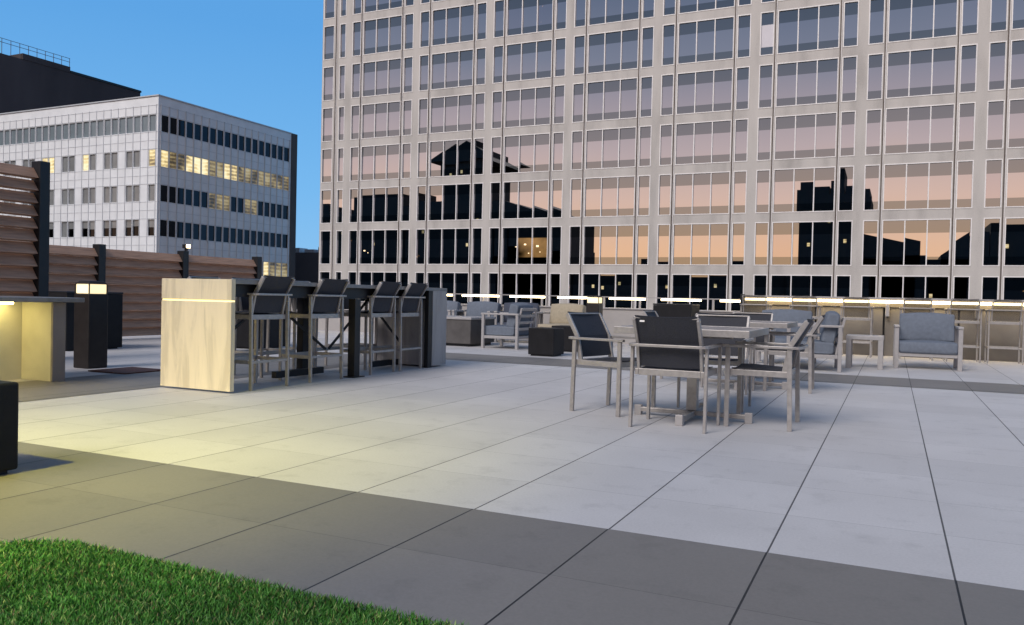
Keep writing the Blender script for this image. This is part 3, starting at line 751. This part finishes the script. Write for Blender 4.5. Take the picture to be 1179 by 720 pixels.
# ------------------------------------------------------------------ lounge seating
def pillow(mb_name, x0, x1, y0, y1, z0, z1, m, parent, puff=.03, tilt=0.0):
    bm = bmesh.new(); bmesh.ops.create_cube(bm, size=1)
    bmesh.ops.subdivide_edges(bm, edges=bm.edges[:], cuts=7, use_grid_fill=True)
    for v in bm.verts:
        x, y, z = v.co * 2
        def f(a): return math.copysign(1 - (1 - min(1, abs(a))) ** 1.0, a)
        ax = 1 - puff * 0
        k = (1 - x ** 2) * (1 - z ** 2) if abs(y) > .98 else (1 - x ** 2) * (1 - y ** 2) if abs(z) > .98 else (1 - y ** 2) * (1 - z ** 2)
        v.co = Vector(((x0 + x1) / 2 + x * (x1 - x0) / 2, (y0 + y1) / 2 + y * (y1 - y0) / 2, (z0 + z1) / 2 + z * (z1 - z0) / 2))
        if abs(z) > .98: v.co.z += math.copysign(puff * k, z)
        elif abs(y) > .98: v.co.y += math.copysign(puff * k, y)
    if tilt:
        c = Vector(((x0 + x1) / 2, y0, z0)); bmesh.ops.rotate(bm, verts=bm.verts, cent=c, matrix=Matrix.Rotation(tilt, 3, 'X'))
    me = bpy.data.meshes.new(mb_name); bm.to_mesh(me); bm.free(); me.materials.append(m)
    for p in me.polygons: p.use_smooth = True
    o = bpy.data.objects.new(mb_name, me); COL.objects.link(o); o.parent = parent
    b = o.modifiers.new('edge', 'BEVEL'); b.width = .028; b.segments = 4; b.limit_method = 'ANGLE'; b.angle_limit = R(50)
    return o

def make_lounge(label):
    e = empty('lounge_chair', (0, 0, 0)); tag(e, label, 'armchair', 'cushioned lounge chairs')
    hw, d = .42, .36     # faces -Y
    for sx in (-1, 1):
        p = MB(); p.box(sx * hw - .03, sx * hw + .03, -d, -d + .05, 0, .612); p.build('leg', M['alu_pale'], e, bevel=.004)
        p = MB(); p.box(sx * hw - .03, sx * hw + .03, d - .05, d, 0, .612); p.build('leg', M['alu_pale'], e, bevel=.004)
        p = MB(); p.box(sx * hw - .035, sx * hw + .035, -d - .015, d + .01, .613, .645); p.build('armrest', M['alu_pale'], e, bevel=.005)
    p = MB(); z0, z1 = .185, .235
    p.box(-hw + .031, hw - .031, -d + .004, -d + .044, z0, z1); p.box(-hw + .031, hw - .031, d - .044, d - .004, z0, z1)
    for sx in (-1, 1): p.box(sx * (hw - .001) - .022, sx * (hw - .001) + .022, -d + .051, d - .051, z0, z1)
    for k in range(5): y = -d + .12 + k * .115; p.box(-hw + .022, hw - .022, y, y + .05, z0 + .012, z1 - .012)
    p.build('seat_frame', M['alu_pale'], e, bevel=.004)
    p = MB()
    for sx in (-1, 1): p.bar((sx * (hw - .06), d - .07, .236), (sx * (hw - .06), d + .03, .74), .03, .03)
    for k in range(4): z = .36 + k * .12; y = d - .07 + (z - .236) * .198; p.bar((-hw + .076, y, z), (hw - .076, y, z), .05, .016, (0, .2, 1))
    p.build('back_frame', M['alu_pale'], e, bevel=.003)
    pillow('seat_cushion', -hw + .035, hw - .035, -d - .02, d - .10, .237, .405, M['cushion'], e, .02)
    pillow('back_cushion', -hw + .045, hw - .045, d - .27, d - .10, .415, .83, M['cushion'], e, .035, R(-11))
    return e
lc = make_lounge('blue grey cushioned lounge chair facing the camera, right of the small side table')
lc.location = (.48, 13.77, 0); lc.rotation_euler = (0, 0, R(1))
copy_tree(lc, (-1.50, 13.2, 0), R(3), 'grey cushioned lounge chair seen behind the rear dining table')
copy_tree(lc, (-1.02, 12.35, 0), R(-84), 'grey lounge chair turned left, seat cushion seen just right of the rear dining table')
o = copy_tree(lc, (-6.42, 13.55, 0), R(-88), 'lounge chair in side view between the fire table and the black cubes')
copy_tree(lc, (-7.95, 15.25, 0), R(0), 'pale blue cushioned lounge chair facing the camera behind the fire table')
o = copy_tree(lc, (-7.10, 15.45, 0), R(12), 'lounge chair with dark slate cushions near the back wall'); swap_material(o, M['cushion'], M['cushion_dark'])
o = copy_tree(lc, (-6.15, 15.55, 0), R(-6), 'lounge chair with cushions tinted as if warmly lit against the warm lit wall'); swap_material(o, M['cushion'], M['cushion_warm_lit'])
copy_tree(lc, (-8.9, 15.2, 0), R(4), 'lounge chair left of the pale blue one, half hidden by the bar')

t = empty('low_table', (-.36, 13.15, 0)); tag(t, 'small pale square side table left of the blue grey lounge chair', 'side table')
for x in (-.215, .215):
    for y in (-.215, .215): p = MB(); p.box(x - .035, x + .035, y - .035, y + .035, 0, .425); p.build('leg', M['alu_pale'], t, bevel=.004)
p = MB(); p.box(-.255, .255, -.255, .255, .426, .485); p.build('tabletop', M['alu_pale'], t, bevel=.005)

# ------------------------------------------------------------------ parapet, lit rail and drink counter
pw = empty('parapet_wall', (-10, 16.75, 0)); tag(pw, 'low grey rendered parapet wall along the left part of the deck edge', 'wall')
p = MB(); p.box(-16, -2.72, 16.6, 16.9, 0, .735); part(p, 'wall', M['parapet'], pw)
p = MB(); p.box(-16, -2.72, 16.57, 16.93, .736, .765); part(p, 'coping', M['alu_pale'], pw, bevel=.004)
sw = empty('panelled_wall', (4, 16.75, 0)); tag(sw, 'buff stone panelled wall under the lit drink rail', 'wall')
edges = [-2.70, -1.34, -.145, 1.08, 2.3, 3.5, 4.7, 5.9, 7.1, 8.3, 12, 24]
for a, c in zip(edges, edges[1:]):
    p = MB(); p.box(a + .018, c - .018, 16.6, 16.66, .0, .905); part(p, 'panel', M['wall_panel'], sw, bevel=.004)
p = MB(); p.box(-2.7, 24, 16.665, 16.9, 0, .9); part(p, 'backing', M['black'], sw)

hr = empty('hand_rail', (-7, 16.7, 0)); tag(hr, 'slim handrail with dashes of warm LED light above the parapet', 'railing')
p = MB(); p.box(-16, -2.72, 16.68, 16.74, .985, 1.005); part(p, 'rail', M['alu_pale'], hr)
for x in (-14.6, -13.1, -11.6, -10.15, -8.62, -7.12, -5.66, -4.86, -3.32):
    p = MB(); p.box(x - .02, x + .02, 16.69, 16.73, .766, .984); part(p, 'baluster', M['alu_pale'], hr)
for a, c in ((-15.5, -14), (-13.6, -12.2), (-11.8, -10.5), (-10.1, -9.43), (-9.15, -8.2), (-7.91, -7.06), (-6.74, -5.83), (-5.54, -4.75), (-4.4, -3.57), (-3.18, -2.77)):
    p = MB(); p.box(a, c, 16.685, 16.735, .942, .983); part(p, 'led_strip', M['led_rail'], hr)

dr = empty('drink_rail', (4, 16.5, 0)); tag(dr, 'raised drink rail with a continuous warm LED strip below its top', 'counter')
p = MB(); p.box(-2.68, 24, 16.40, 16.85, 1.045, 1.085); part(p, 'counter_top', M['alu_pale'], dr, bevel=.004)
p = MB(); p.box(-2.66, 24, 16.42, 16.50, .985, 1.03); part(p, 'led_strip', M['led_rail'], dr)
p = MB(); p.box(-2.66, 24, 16.565, 16.655, .91, 1.044); part(p, 'apron', M['wall_panel'], dr)
for x in (-1.44, -.09, 1.36, 2.6, 3.9, 5.2):
    p = MB(); p.box(x - .035, x + .035, 16.44, 16.596, .74, .79); p.box(x - .035, x + .035, 16.561, 16.597, .79, .9); p.box(x - .03, x + .03, 16.44, 16.48, .79, 1.044); part(p, 'bracket', M['alu_pale'], dr, bevel=.004)
p = MB(); p.box(-2.70, -2.62, 16.2, 16.28, 0, 1.10); rp = p.build('rail_post', M['black'], None, bevel=.004)
tag(rp, 'slim black post at the left end of the drink rail', 'post')

# ------------------------------------------------------------------ light
W = bpy.data.worlds.new('World'); S.world = W; W.use_nodes = True
nt = W.node_tree; bg = nt.nodes['Background']; wo = nt.nodes['World Output']
SUN = Vector((-.22, -1.0, .84)).normalized()
el, rot = math.asin(SUN.z), math.atan2(SUN.x, SUN.y)
sky = node(nt, 'ShaderNodeTexSky'); sky.sky_type = 'NISHITA'; sky.sun_disc = False; sky.sun_elevation = el; sky.sun_rotation = rot
tc = node(nt, 'ShaderNodeTexCoord'); sp = node(nt, 'ShaderNodeSeparateXYZ'); nt.links.new(tc.outputs['Generated'], sp.inputs[0])
zc = math_n(nt, 'MAXIMUM', sp.outputs[2], 0.0)
blue = ramp(nt, zc, [(0, (.26, .52, .80)), (.12, (.175, .45, .80)), (.3, (.105, .345, .72)), (.6, (.08, .28, .62)), (1, (.12, .26, .5))])
warm = ramp(nt, zc, [(0, (.95, .55, .28)), (.06, (.92, .58, .37)), (.12, (.78, .56, .47)), (.18, (.57, .47, .48)), (.235, (.39, .355, .41)), (.285, (.225, .255, .345)), (.345, (.145, .185, .28)), (.45, (.18, .25, .40)), (1, (.12, .26, .5))])
side = node(nt, 'ShaderNodeMapRange', interpolation_type='SMOOTHSTEP'); nt.links.new(math_n(nt, 'MULTIPLY', sp.outputs[1], -1.0), side.inputs[0]); side.inputs[1].default_value = -.25; side.inputs[2].default_value = .45
col = mix_col(nt, side.outputs[0], blue, warm)
bg.inputs['Strength'].default_value = 1.0; nt.links.new(col, bg.inputs['Color'])
bg2 = node(nt, 'ShaderNodeBackground'); bg2.inputs['Strength'].default_value = .10; nt.links.new(sky.outputs[0], bg2.inputs['Color'])
up = node(nt, 'ShaderNodeMapRange', interpolation_type='SMOOTHSTEP'); nt.links.new(sp.outputs[2], up.inputs[0]); up.inputs[1].default_value = .42; up.inputs[2].default_value = .62
mx = node(nt, 'ShaderNodeMixShader'); nt.links.new(up.outputs[0], mx.inputs[0]); nt.links.new(bg.outputs[0], mx.inputs[1]); nt.links.new(bg2.outputs[0], mx.inputs[2]); nt.links.new(mx.outputs[0], wo.inputs[0])

sl = bpy.data.lights.new('sun', 'SUN'); sl.energy = 2.0; sl.angle = R(30); sl.color = (1, .935, .91)
so = bpy.data.objects.new('sun', sl); COL.objects.link(so); so.rotation_euler = (-SUN).to_track_quat('-Z', 'Y').to_euler()

# the yellow flood lamp high on the building behind the left edge of the deck
fl_ = bpy.data.lights.new('flood_light', 'SPOT'); fl_.energy = 1350; fl_.color = (1, .90, .08); fl_.spot_size = R(62); fl_.spot_blend = 1.0; fl_.shadow_soft_size = .10
fo = bpy.data.objects.new('flood_light', fl_); COL.objects.link(fo); fo.location = (-3.9, -.2, 4.4)
fo.rotation_euler = (Vector((-4.2, 2.45, 0)) - Vector(fo.location)).to_track_quat('-Z', 'Y').to_euler()

# ------------------------------------------------------------------ camera and output
f, pit, roll, yaw = 932.0413775748062, -0.017304715806931822, 0.02233513316887641, 0.43950679394379283
cam = bpy.data.cameras.new('camera'); cam.sensor_fit = 'HORIZONTAL'; cam.sensor_width = 36; cam.lens = f / 1179 * 36; cam.clip_start = .05; cam.clip_end = 4000
co = bpy.data.objects.new('camera', cam); COL.objects.link(co); S.camera = co
fw = Vector((-math.sin(yaw) * math.cos(pit), math.cos(yaw) * math.cos(pit), math.sin(pit))); rt = Vector((math.cos(yaw), math.sin(yaw), 0)); upv = rt.cross(fw)
r2 = rt * math.cos(roll) + upv * math.sin(roll); u2 = upv * math.cos(roll) - rt * math.sin(roll)
mtx = Matrix((r2, u2, -fw)).transposed().to_4x4(); mtx.translation = (0, 0, .915); co.matrix_world = mtx

S.render.engine = 'CYCLES'
S.cycles.use_denoising = True
S.cycles.max_bounces = 8; S.cycles.sample_clamp_indirect = 6
S.view_settings.view_transform = 'Standard'; S.view_settings.look = 'None'; S.view_settings.exposure = .12; S.view_settings.gamma = 1
S.view_settings.use_curve_mapping = False
